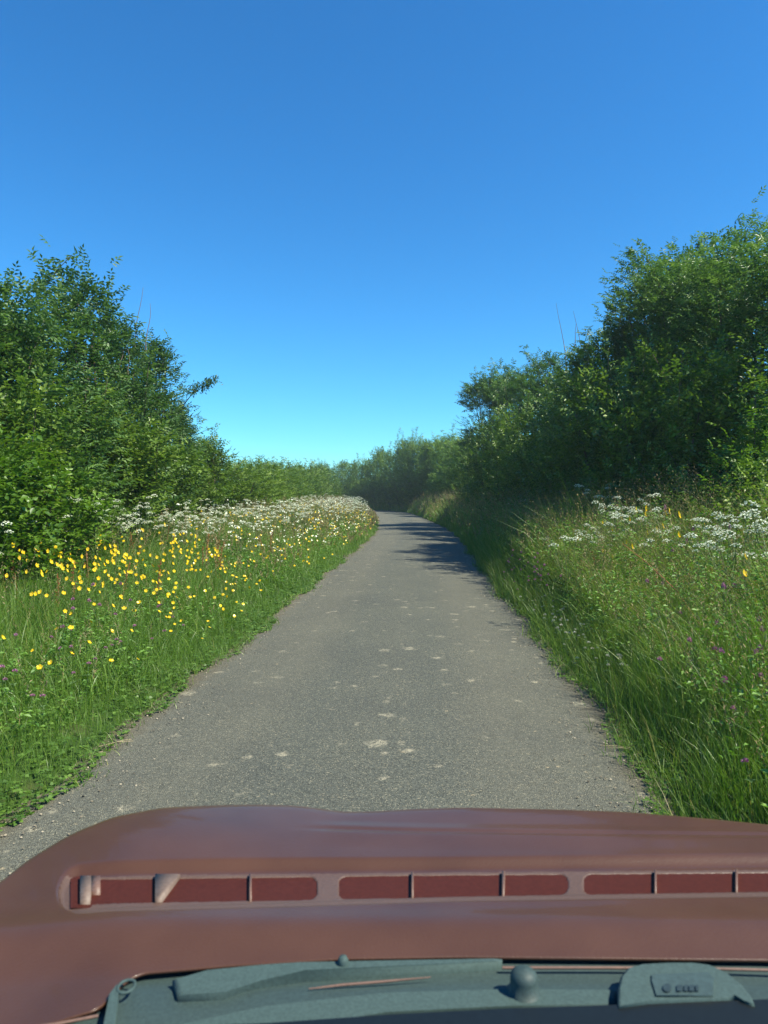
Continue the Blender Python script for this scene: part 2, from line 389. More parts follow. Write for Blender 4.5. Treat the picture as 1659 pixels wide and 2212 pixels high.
# broad arching blades near the camera
for side, n in ((-1, 4600), (1, 3200)):
    P, t = scatter(side, 2.0, 12, .3, 2.8, n)
    h = veg_h(side, t, P[:, 1]) * rng.uniform(.8, 1.25, n)
    G.blades(P, h, rng.uniform(.4, 1.1, n), rng.uniform(0, 6.28, n), rng.uniform(.007, .012, n), np.clip(rng.normal(.38, .12, n), 0, .62), 5, droop=1.0)
o = obj('grass', G.build('grass', [M_GRASS])); tag(o, 'long mixed green grass covering both verges of the lane', 'grass', kind='stuff')

# low clover leaves at the tarmac edge, broader herb leaves further in
C = Acc()
for side, n in ((-1, 15000), (1, 8000)):
    P, t = scatter(side, 1.8, 16, -.06, 1.0, n, 1.6)
    keep = (fbm(P[:, 0] * 2, P[:, 1] * 2, 9.0) + rng.uniform(-.6, .9, n)) > 0; P = P[keep]; t = t[keep]; n = len(P)
    P[:, 2] += rng.uniform(.02, 1, n) * (.05 + .16 * np.clip(t, 0, 1)); r = rng.uniform(.010, .020, n) * np.interp(P[:, 1], [3, 16], [1, 1.6])
    a0 = rng.uniform(0, 6.28, n); nn = unit(np.stack([rng.normal(0, .35, n), rng.normal(0, .35, n), np.ones(n)], 1)); tt = rng.uniform(.1, .95, n)
    for k in range(3):
        a = a0 + k * 2.094; D = np.stack([np.cos(a), np.sin(a), rng.normal(0, .15, n)], 1)
        C.leaves(P, D, nn, r * 1.3, r * 1.15, tt, fold=.04)
o = obj('clover_leaves', C.build('clover_leaves', [M_CLOVER])); tag(o, 'low three-leafed clover carpet along the tarmac edges', 'clover', kind='stuff')

H = Acc()
for side in (-1, 1):
    for (s0, s1, n, L) in ((2.5, 9, 5200 + 4500 * (side > 0), .045), (9, 18, 5200 + 3000 * (side > 0), .06), (18, 60, 7000, .11)):
        P, t = scatter(side, s0, s1, .3, 3.8, n, .8); P = P[fbm(P[:, 0] * 1.8, P[:, 1] * 1.4, 4.0 + side) > -.25]; n = len(P); t = rng.uniform(.4, 3.2, n) if False else t[:0]
        t = np.interp(P[:, 2], [0, .05, .12, .2, .25, .3], [.2, .3, .8, 1.4, 2.3, 3.4]); hh = veg_h(side, t, P[:, 1]); top = rng.uniform(.1, .95, n) * hh * (1.22 if side > 0 else 1.08)
        az = rng.uniform(0, 6.28, n); base = P.copy(); base[:, 2] += top
        f2 = rng.uniform(.1, 1, n)
        for k in range(5):
            a = az + rng.normal(0, .9, n); D = np.stack([np.cos(a), np.sin(a), rng.uniform(-.3, .6, n)], 1)
            Nn = np.stack([rng.normal(0, .4, n), rng.normal(0, .4, n), np.ones(n)], 1)
            H.leaves(base + rng.normal(0, L * .7, (n, 3)), D, Nn, L * rng.uniform(.6, 1.2, n), L * .42, f2)
o = obj('undergrowth', H.build('undergrowth', [M_HERB])); tag(o, 'leafy green herbs growing among the verge grass', 'undergrowth', kind='stuff')

# flowering grass: tan and purplish brown panicles (nobody could count them)
Sd = Acc()
def panicles(P, h, wd, L, tint, stem_mat=1):
    n = len(P); lean = rng.uniform(.05, .35, n); az = rng.uniform(0, 6.28, n)
    Sd.blades(P, h, lean, az, np.full(n, wd), np.full(n, .6), 3, mat=1, droop=.3)
    d = np.stack([np.cos(az), np.sin(az), np.zeros(n)], 1)
    for k in range(9):
        f = 1 - k / 9 * .3
        c = P + d * (lean * h * f ** 1.8)[:, None]; c[:, 2] += h * (f - .3 * np.clip(lean, 0, 1.4) * .45 * f ** 3)
        a = rng.uniform(0, 6.28, n); D = np.stack([np.cos(a) * .6, np.sin(a) * .6, rng.uniform(.3, 1.2, n)], 1)
        Sd.leaves(c, D, rng.normal(0, 1, (n, 3)), L * rng.uniform(.5, 1.1, n), L * .2, tint)
for side in (-1, 1):
    for (s0, s1, n, wd, L, t0, t1) in ((3, 9, 420 + 1900 * (side > 0), .0022, .026, .3, 2.8), (9, 18, 700 + 500 * (side > 0), .004, .045, .3, 2.8), (18, 34, 1300 + 500 * (side > 0), .007, .06, .1, 3.2), (34, 62, 1000 + 600 * (side > 0), .012, .09, 0, 3.2)):
        P, t = scatter(side, s0, s1, t0, t1, n)
        h = veg_h(side, t, P[:, 1]) * rng.uniform(1.05, 1.45, n) + .05
        panicles(P, h, wd, L, rng.uniform(0, 1, n))
o = obj('seed_grass', Sd.build('seed_grass', [M_SEED, M_GRASS])); tag(o, 'tan flowering grass heads standing above the verge', 'seeding grass', kind='stuff')

# ---- flowers one could count: one model of each kind, then copies
def stem_pts(h, bend, n=5, az=0.0):
    t = np.linspace(0, 1, n); return np.stack([bend * t ** 2 * math.cos(az), bend * t ** 2 * math.sin(az), h * t], 1)
def make_buttercup(h, r):
    A = Acc(); p = stem_pts(h, .05); A.tube(p, .0016, 3, .5)
    A.leaves(np.array([p[2], p[1]]), np.array([[1, .3, .3], [-.5, 1, .2]]), np.array([[0, 0, 1.], [0, 0, 1.]]), .05, .012, .4)
    root = obj('buttercup', A.build('buttercup_stem', [M_STEM]))
    B = Acc(); top = p[-1]; ax = unit(np.array([.72, .0, .70])); e1 = unit(np.cross(ax, [0, 1., 0])); e2 = np.cross(ax, e1)
    for k in range(5):                                   # five round petals cupped towards the sun
        a = k * 2.0 * math.pi / 5; o_ = e1 * math.cos(a) + e2 * math.sin(a); sd = np.cross(ax, o_)
        ring = [top, top + o_ * r * .5 + sd * r * .42 + ax * r * .22, top + o_ * r * .92 + sd * r * .40 + ax * r * .55, top + o_ * r * 1.05 + ax * r * .62, top + o_ * r * .92 - sd * r * .40 + ax * r * .55, top + o_ * r * .5 - sd * r * .42 + ax * r * .22]
        B.add(np.array(ring), [np.array([[0, 1, 2], [0, 2, 3], [0, 3, 4], [0, 4, 5]])], .3 + .15 * k)
    B.discs(np.array([top + ax * .003]), np.array([ax]), r * .30, .0, 0, 6, .6)
    obj('flower', B.build('buttercup_flower', [M_YEL]), root)
    return root
def make_red_clover(h, r, mat, name):
    A = Acc(); p = stem_pts(h, .03); A.tube(p, .0016, 3, .4)
    for k in range(3):
        a = k * 2.1; A.leaves(p[-2:-1], np.array([[math.cos(a), math.sin(a), .2]]), np.array([[0, 0, 1.]]), .03, .016, .4)
    root = obj(name, A.build(name + '_stem', [M_STEM]))
    B = Acc(); q = rng.normal(0, 1, (42, 3)); q[:, 2] = np.abs(q[:, 2]) * .9 - .2; q = unit(q)
    B.leaves(p[-1] + [0, 0, r * .3] + q * r * .45, q + [0, 0, .5], rng.normal(0, 1, (42, 3)), r * .75, r * .3, rng.uniform(0, 1, 42))
    obj('flower_head', B.build(name + '_head', [mat]), root)
    return root
def make_parsley(h, nu, spread, ur, seed):
    r_ = np.random.default_rng(seed); A = Acc()
    main = stem_pts(h * .62, .05, 5, r_.uniform(0, 6)); A.tube(main, np.linspace(.006, .004, 5), 4, .5)
    heads = []
    for k in range(nu):
        a = k * 2.4 + r_.uniform(-.4, .4); f = .45 + .55 * (k + 1) / nu if k else 1.0
        st = main[int(round(4 * f))]; rr = spread * r_.uniform(.35, 1) * (0.15 if k == 0 else 1)
        top = np.array([math.cos(a) * rr, math.sin(a) * rr, h * r_.uniform(.84, 1.0)]) + [main[-1][0], main[-1][1], 0]
        mid = (st + top) / 2 + [0, 0, -.02] + .15 * (top - st) * [1, 1, 0]
        A.tube([st, mid, top], [.003, .0025, .002], 3, .6)
        heads.append(top)
    for k in range(12):                                  # feathery leaves
        z = r_.uniform(.05, .55) * h; a = r_.uniform(0, 6.28); D = np.array([math.cos(a), math.sin(a), .35]); Sv = np.array([-math.sin(a), math.cos(a), 0])
        b = main[0] + [0, 0, z]
        for m in range(5):
            c = b + D * .03 * (m + 1)
            for sg in (-1, 1):
                A.leaves(np.array([c]), np.array([D * .6 + Sv * sg]), np.array([[0, 0, 1.]]), .045 * (1.2 - m * .15), .016, r_.uniform(.2, .8))
    root = obj('cow_parsley', A.build('cow_parsley_stem', [M_STEM]))
    for top in heads:
        B = Acc(); n = 13; R_ = ur * r_.uniform(.75, 1.15)
        cen = []
        for k in range(n):
            rr = R_ * math.sqrt((k + .4) / n); a = k * 2.4
            cen.append(top + [math.cos(a) * rr, math.sin(a) * rr, .022 - .6 * rr * rr / R_])
        cen = np.array(cen); tilt = unit(cen - top + [0, 0, .07])
        for c in cen: B.tube([top - [0, 0, .012], c - [0, 0, .003]], .0007, 3, .3, 1)
        P = np.repeat(cen, 7, axis=0) + r_.normal(0, R_ * .07, (n * 7, 3)) * [1, 1, .5]
        B.discs(P, np.repeat(tilt, 7, axis=0) + r_.normal(0, .7, (n * 7, 3)), R_ * .10, r_.uniform(.1, 1, n * 7), 0, 5, .35)
        obj('flower_head', B.build('cow_parsley_umbel', [M_WHITE, M_STEM]), root)
    return root
def make_sorrel(h, seed):
    r_ = np.random.default_rng(seed); A = Acc(); p = stem_pts(h, .06, 6, r_.uniform(0, 6)); A.tube(p, .003, 3, .8)
    root = obj('sorrel', A.build('sorrel_stem', [M_RUST])); B = Acc()
    for k in range(7):
        a = r_.uniform(0, 6.28); st = p[2] * (1 - k / 7) + p[5] * (k / 7); L = .12 * (1 - k / 9)
        e = st + np.array([math.cos(a) * .35, math.sin(a) * .35, 1]) * L
        m = 22; f = r_.uniform(.1, 1, m)[:, None]; P = st + (e - st) * f + r_.normal(0, .006, (m, 3))
        B.leaves(P, r_.normal(0, 1, (m, 3)), r_.normal(0, 1, (m, 3)), .011, .009, r_.uniform(0, 1, m))
    obj('seed_spike', B.build('sorrel_spike', [M_RUST]), root)
    return root

protos = {}
def first_or_copy(key, protos_list, i, loc, rz, sc, label, cat, group):
    src, used = protos_list[i % len(protos_list)]
    if not used[0]:
        used[0] = True; src.location = loc; src.rotation_euler = (0, 0, rz); src.scale = (sc,) * 3; tag(src, label, cat, group); return src
    return copy_thing(src, loc, rz, (sc,) * 3, label, (random.uniform(-.12, .12), random.uniform(-.12, .12)))
def hide_flatten(p): return (p, [False])

# buttercups -------------------------------------------------------
BC = [hide_flatten(make_buttercup(h, r)) for h, r in ((.46, .0195), (.50, .021), (.42, .018))]
def bc_points():
    out = []
    while len(out) < 272:                                        # left verge, thickest 6 to 13 m ahead
        s = random.triangular(3.7, 11, 7.4); t = random.triangular(.10, 2.6, 1.0)
        p = place(-1, S0 + s, t)
        if fbm(p[0] * 2.2, p[1] * 1.6, 3.3) + random.uniform(-.3, .9) < 0: continue
        out.append((-1, s, t, p))
    for k in range(14):
        s, t = random.uniform(3.5, 4.9), random.uniform(.6, 1.5); out[k] = (-1, s, t, place(-1, S0 + s, t))
    for k in range(28):
        s, t = (random.gauss(7.9, .5), random.gauss(1.05, .26)) if k < 22 else (random.uniform(3.6, 6.5), random.uniform(.9, 2.2))
        out.append((1, s, t, place(1, S0 + s, t)))
    return out
for i, (side, s, t, p) in enumerate(bc_points()):
    h = float(veg_h(side, t, s)) + random.uniform(-.02, .15); sc = h / .46
    if side > 0 and s > 7: lab = 'yellow buttercup in the tall clump of the right verge'; gp = 'buttercups in the tall right verge clump'
    elif side > 0: lab = 'yellow buttercup in the near long grass of the right verge'; gp = 'buttercups near on the right verge'
    elif s < 6: lab = 'large looking yellow buttercup in the near grass of the left verge'; gp = 'buttercups nearest on the left verge'
    elif s < 10: lab = 'yellow buttercup in the thick drift across the left verge'; gp = 'buttercups in the left verge drift'
    else: lab = 'small yellow buttercup towards the cow parsley on the left verge'; gp = 'buttercups further along the left verge'
    o = first_or_copy('bc', BC, i, (p[0], p[1], p[2]), random.gauss(-.9, .7), 1.0, lab, 'buttercup', gp); o['group'] = gp
    k = random.uniform(.62, .95) * (.78 if side > 0 else 1); o.scale = (k, k, sc); 
    for ch in o.children: ch.scale = (1, 1, 1)
# the rest of the buttercups, further off: one mass
A = Acc(); n = 600
P, t = scatter(-1, 6.5, 36, .15, 2.6, n, 1.0); P = P[fbm(P[:, 0] * 2.2, P[:, 1] * 1.2, 3.3) > -.35]; n = len(P); t = np.clip(np.abs(P[:, 0] - np.interp(P[:, 1], CL[:, 1], CL[:, 0])) - HALF, 0, 3); P[:, 2] += veg_h(-1, t, P[:, 1]) * rng.uniform(1.0, 1.25, n) + .03
A.discs(P, rng.normal(0, .5, (n, 3)) + [.4, -1.3, .8], .018 * np.interp(P[:, 1], [10, 42], [1, 1.5]), rng.uniform(0, 1, n), 0, 5, .2)
P, t = scatter(1, 12, 40, .3, 2.0, 60); P[:, 2] += veg_h(1, t, P[:, 1]) * rng.uniform(.85, 1.1, 60)
A.discs(P, rng.normal(0, .5, (60, 3)) + [0, -.5, 1], .016, rng.uniform(0, 1, 60), 0, 5, .2)
o = obj('far_buttercups', A.build('far_buttercups', [M_YEL])); tag(o, 'tiny yellow buttercup dots far along both verges', 'buttercups', kind='stuff')

# cow parsley ------------------------------------------------------
CPR = [hide_flatten(make_parsley(*a)) for a in ((1.0, 5, .2, .052, 1), (1.05, 6, .25, .046, 2), (.9, 4, .16, .056, 3), (1.1, 7, .27, .048, 4))]
cps = []
def cp_add(side, s, t, h, lab, gp): cps.append((side, s, t, h, lab, gp))
for k in range(34): cp_add(-1, random.uniform(5.4, 10.5), random.uniform(1.9, 2.9), random.uniform(.85, 1.15), 'white cow parsley at the hedge foot behind the near left buttercups', 'cow parsley along the near left hedge foot')
for k in range(75): cp_add(-1, random.uniform(10.5, 20), random.uniform(1.2, 3.0), random.uniform(.8, 1.05), 'white cow parsley in the middle of the left verge', 'cow parsley in the middle of the left verge')
for k in range(85): cp_add(-1, random.uniform(20, 45), random.uniform(.7, 3.0), random.uniform(.9, 1.2), 'small looking white cow parsley in the bank beside the far bend', 'cow parsley far along the left verge')
for k in range(14): cp_add(1, random.uniform(6.5, 12), random.uniform(1.4, 3.3), random.uniform(.85, 1.3), 'white cow parsley standing against the dark right hedge', 'cow parsley against the right hedge')
for k in range(7): cp_add(1, random.gauss(8.8, .6), random.gauss(1.2, .4), random.uniform(1.0, 1.15), 'white cow parsley over the yellow flowers of the right verge', 'cow parsley behind the right buttercups')
for k in range(16): cp_add(1, random.uniform(10, 24), random.uniform(1.2, 2.6), random.uniform(.8, 1.05), 'shaded white cow parsley under the tall right trees', 'cow parsley below the right trees')
for px_, d_r in ((1590, 5.9), (1545, 6.1), (1500, 6.2), (1640, 5.4), (1615, 5.1), (1560, 6.6), (1480, 7.0), (1520, 7.2), (1450, 6.8), (1405, 7.2), (1350, 8), (1305, 8.5), (1655, 6.0), (1325, 8), (1250, 9), (1180, 10.5), (1385, 8.5), (1430, 8), (1600, 7), (1640, 6.6), (1570, 5.6), (1530, 5.7)):
    xr, yr, nxr, nyr = course(S0 + d_r); cp_add(1, d_r, (px_ - CX) / F * d_r - float(xr) - HALF, random.uniform(.84, 1.12), 'white cow parsley standing against the dark right hedge', 'cow parsley against the right hedge')
for i, (side, s, t, h, lab, gp) in enumerate(cps):
    p = place(side, S0 + s, t)
    o = first_or_copy('cp', CPR, i, tuple(p), random.uniform(0, 6.28), h, lab, 'cow parsley', gp); o['group'] = gp
tall = copy_thing(CPR[3][0], tuple(place(1, S0 + 6.3, 2.15)), 1.0, (1.35, 1.35, 1.28), 'tallest cow parsley of the right verge, forked into wide white umbels'); del tall['group']
A = Acc(); n = 1700                                               # uncountable far umbels
P, t = scatter(-1, 11, 60, .4, 4.0, n); P[:, 2] += rng.uniform(.45, 1.12, n) * np.clip(.35 + .4 * t, .4, 1); k9 = fbm(P[:, 0] * 1.9, P[:, 1] * .9, 6.1) > -.22; P = P[k9]; n = len(P)
for k in range(3):
    A.discs(P + rng.normal(0, .03, P.shape) * [1, 1, .4], rng.normal(0, .3, (n, 3)) * 2 + [0, -.6, 1], .019 * np.interp(P[:, 1], [10, 40], [.8, 1.0]) * rng.uniform(.6, 1.4, n), rng.uniform(0, 1, n), 0, 5, .3)
o = obj('far_cow_parsley', A.build('far_cow_parsley', [M_WHITE])); tag(o, 'mass of tiny white umbels far along the left bank', 'cow parsley', kind='stuff')

# clovers ----------------------------------------------------------
RC = [hide_flatten(make_red_clover(.30, .016, M_PINK, 'red_clover')), hide_flatten(make_red_clover(.24, .014, M_PINK, 'red_clover'))]
rc = [(-1, random.uniform(3.2, 6.5), random.uniform(.35, 1.2)) for _ in range(46)] + [(1, random.uniform(2.7, 4.6), random.uniform(.25, 1.3)) for _ in range(46)] + [(1, random.uniform(8, 11.5), random.uniform(.02, .35)) for _ in range(34)] + [(1, random.uniform(4.6, 8), random.uniform(.5, 1.8)) for _ in range(14)]
for i, (side, s, t) in enumerate(rc):
    p = place(side, S0 + s, t); h = float(veg_h(side, t, s)) * random.uniform(.85, 1.05) + .03
    if side < 0: lab, gp = 'pinkish purple clover bloom in the short grass of the left verge', 'red clover on the left verge'
    elif s > 8: lab, gp = 'small purple clover bloom at the tarmac edge beyond the white clover', 'red clover along the right tarmac edge'
    elif s > 4.6: lab, gp = 'purple clover bloom among the tall grass of the right verge', 'red clover in the tall right grass'
    else: lab, gp = 'bright purple clover bloom in the nearest grass right of the car', 'red clover nearest on the right verge'
    o = first_or_copy('rc', RC, i, tuple(p), random.uniform(0, 6.28), 1.0, lab, 'red clover', gp); o['group'] = gp
    z = h / .28; o.scale = (1, 1, max(z, .4))
    for ch in o.children: ch.scale = (1, 1, 1)
WC = [hide_flatten(make_red_clover(.14, .012, M_CLW, 'white_clover'))]
for i in range(75):
    s = random.triangular(4.8, 9.3, 6.6); t = random.triangular(.0, .55, .15); p = place(1, S0 + s, t)
    o = first_or_copy('wc', WC, i, tuple(p), random.uniform(0, 6.28), random.uniform(.9, 1.4), 'white clover bloom in the low patch at the right tarmac edge', 'white clover', 'white clover at the right tarmac edge')
random.seed(77)
SO = [hide_flatten(make_sorrel(.62, 7)), hide_flatten(make_sorrel(.7, 8))]
so = [(-1, random.gauss(5.6, .35), random.gauss(2.35, .22)) for _ in range(9)] + [(-1, random.uniform(6, 13), random.uniform(.9, 2.4)) for _ in range(26)] + [(1, random.uniform(4.6, 6.5), random.uniform(1.2, 2.2)) for _ in range(34)] + [(1, random.uniform(6.5, 9), random.uniform(.5, 1.2)) for _ in range(9)]
for i, (side, s, t) in enumerate(so):
    p = place(side, S0 + s, t)
    if side < 0: lab, gp = ('rusty red sorrel spike at the left edge of the near verge', 'sorrel near on the left verge') if i < 9 else ('rusty sorrel spike above the buttercups of the left verge', 'sorrel among the left buttercups')
    else: lab, gp = ('orange brown sorrel spike in the near grass of the right verge', 'sorrel near on the right verge') if i < 69 else ('orange brown sorrel spike below the right buttercup clump', 'sorrel below the right buttercups')
    o = first_or_copy('so', SO, i, tuple(p), random.uniform(0, 6.28), random.uniform(.85, 1.15), lab, 'sorrel', gp); o['group'] = gp
# one fallen orange stalk leaning over the right verge
A = Acc(); A.tube([(2.32, 6.9, .98), (2.30, 6.2, .86), (2.28, 5.5, .70), (2.25, 5.0, .5)], [.003, .004, .004, .003], 4, .9)
o = obj('dead_stalk', A.build('dead_stalk', [M_RUST])); tag(o, 'long orange dead stalk leaning across the right verge', 'stalk')
# loose grit shed along both edges of the tarmac
A = Acc()
for side in (-1, 1):
    n = 2600; P, t = scatter(side, 1.6, 22, -.55, .05, n, .35); P[:, 2] = .018 + .028 * (1 - ((HALF + t) / (HALF + .06)) ** 2) + .001
    A.discs(P, rng.normal(0, .3, (n, 3)) + [0, 0, 1], rng.uniform(.0025, .0075, n), rng.uniform(0, 1, n), 0, 5, .7)
M_GRIT = foliage('loose_grit', [(0, (.07, .06, .045)), (.6, (.20, .17, .12)), (1, (.42, .36, .26))], .9, 0, .2)
o = obj('gravel', A.build('gravel', [M_GRIT])); tag(o, 'loose grit and crumbs along the tarmac edges', 'grit', kind='stuff')
# straw lying at the tarmac edge
A = Acc()
for k in range(2):
    a = Vector((-1.60 + .03 * k, 3.98 + .03 * k, .04)); A.tube([a, a + Vector((.08, .05, .008)), a + Vector((.16 - .05 * k, .09, .0))], .0016, 4)
o = obj('straw', A.build('straw', [M_STRAW])); tag(o, 'pale dry straw lying at the left tarmac edge', 'straw')
A = Acc()
for k in range(2):
    a = Vector((1.22 + .03 * k, 4.0 - .03 * k, .04)); A.tube([a, a + Vector((.08, -.03, .008)), a + Vector((.17 - .05 * k, -.04, .0))], .0016, 4)
o = obj('straw', A.build('straw', [M_STRAW])); tag(o, 'pale dry straw lying at the right tarmac edge', 'straw')

# ------------------------------------------------------------------ shrubs and trees of the hedges
def crown_mesh(name, H, Rr, leaf, n_spray, seed, mat, lobes=14, shoots=8, z0=.06, pinnate=True, lean=0.0, wide_top=False):
    r_ = np.random.default_rng(seed); A = Acc(); LC = []; LR = []
    for k in range(lobes):
        f = (k + .5) / lobes; z = H * (z0 + (.80 - z0) * f)
        env = math.sin(math.pi * min(1, max(.12, .16 + .80 * f))) ** .55
        if wide_top: env = .8 + .2 * math.sin(math.pi * f)
        if f > .82 and not wide_top: env *= .7
        a = k * 2.4 + r_.uniform(-.5, .5); rr = Rr * env * r_.uniform(.15, .75)
        LC.append((math.cos(a) * rr + lean * z, math.sin(a) * rr, z + .1)); LR.append(Rr * r_.uniform(.40, .60) * (1 - (.22 if not wide_top else .1) * f))
    if wide_top and H > 4:
        for k in range(7):
            a = k * 2 * math.pi / 7 + r_.uniform(-.3, .3); rr = Rr * r_.uniform(.45, .75)
            LC.append((math.cos(a) * rr, math.sin(a) * rr, H * r_.uniform(.74, .86))); LR.append(Rr * r_.uniform(.42, .52))
        lobes = len(LC)
    LC = np.array(LC); LR = np.array(LR)
    pk = r_.choice(lobes, n_spray // 9, p=LR ** 2 / (LR ** 2).sum()); dirs = unit(r_.normal(0, 1, (len(pk), 3)) + [0, 0, .25])
    CC = LC[pk] + dirs * (LR[pk] * r_.uniform(.6, 1.12, len(pk)))[:, None] * [1, 1, 1.25]
    CC = CC[CC[:, 2] > .12 * min(H, 3)]
    ci = r_.integers(0, len(CC), n_spray); cen = np.array([lean * H * .4, 0, H * .4])
    P = CC[ci] + r_.normal(0, .13 * max(1, Rr), (n_spray, 3)) * [1, 1, .8]
    axis = P.copy(); axis[:, 2] = P[:, 2] * .0; axis[:, 0] -= lean * P[:, 2]
    outd = unit(np.stack([axis[:, 0], axis[:, 1], np.full(n_spray, Rr * .55)], 1) + r_.normal(0, .35 * Rr, (n_spray, 3)))
    # shoots stand above the crown
    tops = LC[np.argsort(LC[:, 2])[-max(5, int(lobes * .6)):]]
    for k in range(shoots):
        b = tops[r_.integers(0, len(tops))] + r_.normal(0, Rr * .28, 3) * [1, 1, .4]; L = r_.uniform(.15, .6) * Rr * .9 + .1
        d = unit(np.array([r_.normal(0, .25), r_.normal(0, .25), 1.0])); m = int(10 + L * 14); f = np.linspace(0, 1, m)[:, None]
        pts_ = b + d * f * (L + Rr * .4) + np.array([d[0], d[1], 0]) * .3 * f ** 2
        A.tube(pts_[::3], .006, 3, .3, 1)
        P = np.concatenate([P, pts_]); q = unit(r_.normal(0, 1, (m, 3)) * [1, 1, .4] + [0, 0, .5]); outd = np.concatenate([outd, q])
    n = len(P); ctint = r_.uniform(.0, 1, len(CC)); tint = np.clip(.18 + .5 * ctint[np.concatenate([ci, r_.integers(0, len(CC), n - len(ci))])] + r_.normal(0, .16, n), 0, 1)
    side = unit(np.cross(outd, np.array([0, 0, 1.]) + r_.normal(0, .3, (n, 3)))); up = np.cross(side, outd)
    L1 = leaf * r_.uniform(.7, 1.2, n); k = 3 if pinnate else 2; st = leaf * (.55 if pinnate else .8)
    for j_ in range(k):
        c = P + outd * (st * (j_ + .3))
        for sg in (-1, 1):
            D = side * sg + outd * .65 + r_.normal(0, .22, (n, 3)) - [0, 0, .25]
            A.leaves(c, D, up + r_.normal(0, .35, (n, 3)) + [0, 0, .4], L1, L1 * (.42 if pinnate else .62), np.clip(tint + r_.normal(0, .08, n), 0, 1))
    A.leaves(P + outd * st * k, outd - [0, 0, .2], up, L1, L1 * (.42 if pinnate else .62), tint)
    return A.build(name, [mat, M_BARK]), LC
def trunk_mesh(name, LC, H, seed):
    r_ = np.random.default_rng(seed); A = Acc()
    for s_ in range(4):
        base = np.array([r_.uniform(-.12, .12), r_.uniform(-.12, .12), -.15]); targ = LC[(s_ * 5 + 3) % len(LC)]
        for tg in (targ, LC[-1 - s_]):
            f = np.linspace(0, 1, 7)[:, None]; pts_ = base + (tg - base) * f + np.sin(f * math.pi) * r_.normal(0, .12, 3)
            A.tube(pts_, np.linspace(.035 + H * .007, .008, 7), 6)
    return A.build(name, [M_BARK], True)

def shrub(name, loc, H, Rr, label, cat, seed, mat=M_ASH, leaf=.075, n=2600, group=None, **kw):
    me, LC = crown_mesh(name + '_crown', H, Rr, leaf, n, seed, mat, **kw)
    root = empty(name, loc); tag(root, label, cat, group)
    obj('crown', me, root); obj('trunk', trunk_mesh(name + '_trunk', LC, H, seed), root)
    return root
def gpos(px, d, X=None):
    return ((px - CX) / F * d if X is None else X)
def ztop(py, d): return CAMZ - (py - HY) / F * d

# left hedge, near to far: (px of its top, py of its top, distance, X, radius, ...)
left = [
 ('ash_tree', 30, 600, 9.2, -4.95, 1.25, M_ASH, .088, 4200, 'broad ash shrub with feathery top at the left edge of the hedge'),
 ('ash_tree', 185, 500, 11.4, -4.85, 1.1, M_ASH, .092, 3600, 'tallest ash of the left hedge with a loose pointed crown'),
 ('ash_tree', 265, 630, 13.2, -5.0, .85, M_ASH, .08, 3000, 'ash shrub on the shoulder right of the tallest left ash'),
 ('ash_tree', 365, 680, 15.6, -5.1, .8, M_ASH, .08, 3200, 'dark rounded ash standing out right end of the tall left hedge'),
 ('ash_tree', 425, 855, 18.2, -5.3, .75, M_ASH, .085, 2600, 'smaller ash with one branch jutting out over the low left hedge'),
 ('hawthorn_shrub', 462, 925, 21, -5.2, .8, M_HAW, .08, 2400, 'hawthorn shrub where the left hedge drops low'),
 ('hawthorn_shrub', 130, 860, 8.6, -4.55, 1.2, M_HAW, .075, 4000, 'leafy green thorn shrub under the broad near ash'),
 ('hawthorn_shrub', 270, 870, 10.8, -4.3, 1.0, M_HAW, .08, 3800, 'leafy green thorn shrub under the tallest left ash'),
 ('hawthorn_shrub', 340, 940, 13.6, -4.55, .95, M_HAW, .085, 3200, 'green thorn shrub below the dark rounded ash'),
 ('hawthorn_shrub', 415, 985, 17, -4.75, .9, M_HAW, .075, 3000, 'green thorn shrub under the jutting branch'),
 ('bindweed_shrub', 30, 905, 6.9, -4.35, 1.0, M_BRIGHT, .078, 3600, 'bright yellow green leafy shrub nearest on the left'),
 ('bindweed_shrub', 130, 1010, 7.9, -3.95, .75, M_BRIGHT, .072, 2000, 'bright low leafy shrub with broad leaves beside the nearest one'),
]
for i, (nm, px, py, d, X, rr, mt, lf, n, lab) in enumerate(left):
    shrub(nm, (X, d, .18), ztop(py, d) - .18, rr, lab, 'tree' if nm == 'ash_tree' else 'shrub', 100 + i, mt, lf, n, pinnate=(mt is M_ASH), shoots=12 if mt is M_ASH else 5, lobes=16 if mt is M_ASH else 11)
# the branch that juts out
A = Acc(); b0 = np.array([-4.5, 18.0, 4.0]); tip = np.array([-4.28, 18.0, 4.4])
A.tube([(-5.2, 18, 3.6), (-4.85, 18, 4.05), (-4.32, 18, 4.33)], [.02, .014, .006], 4, .3, 1)
n = 130; f = rng.uniform(.0, 1, n)[:, None]; P = np.array([-5.0, 18, 4.05]) + np.array([.72, 0, .36]) * f + rng.normal(0, .055, (n, 3)); Dd = unit(rng.normal(0, 1, (n, 3)) + [1, 0, .1])
for k in range(3): A.leaves(P + rng.normal(0, .03, P.shape), Dd + rng.normal(0, .6, Dd.shape), rng.normal(0, .4, (n, 3)) + [0, 0, 1], .085, .035, rng.uniform(0, .6, n))
br = obj('branch', A.build('branch', [M_ASH, M_BARK]), [o for o in COL.objects if o.get('label', '').startswith('smaller ash with one')][0])
br.location = -br.parent.location

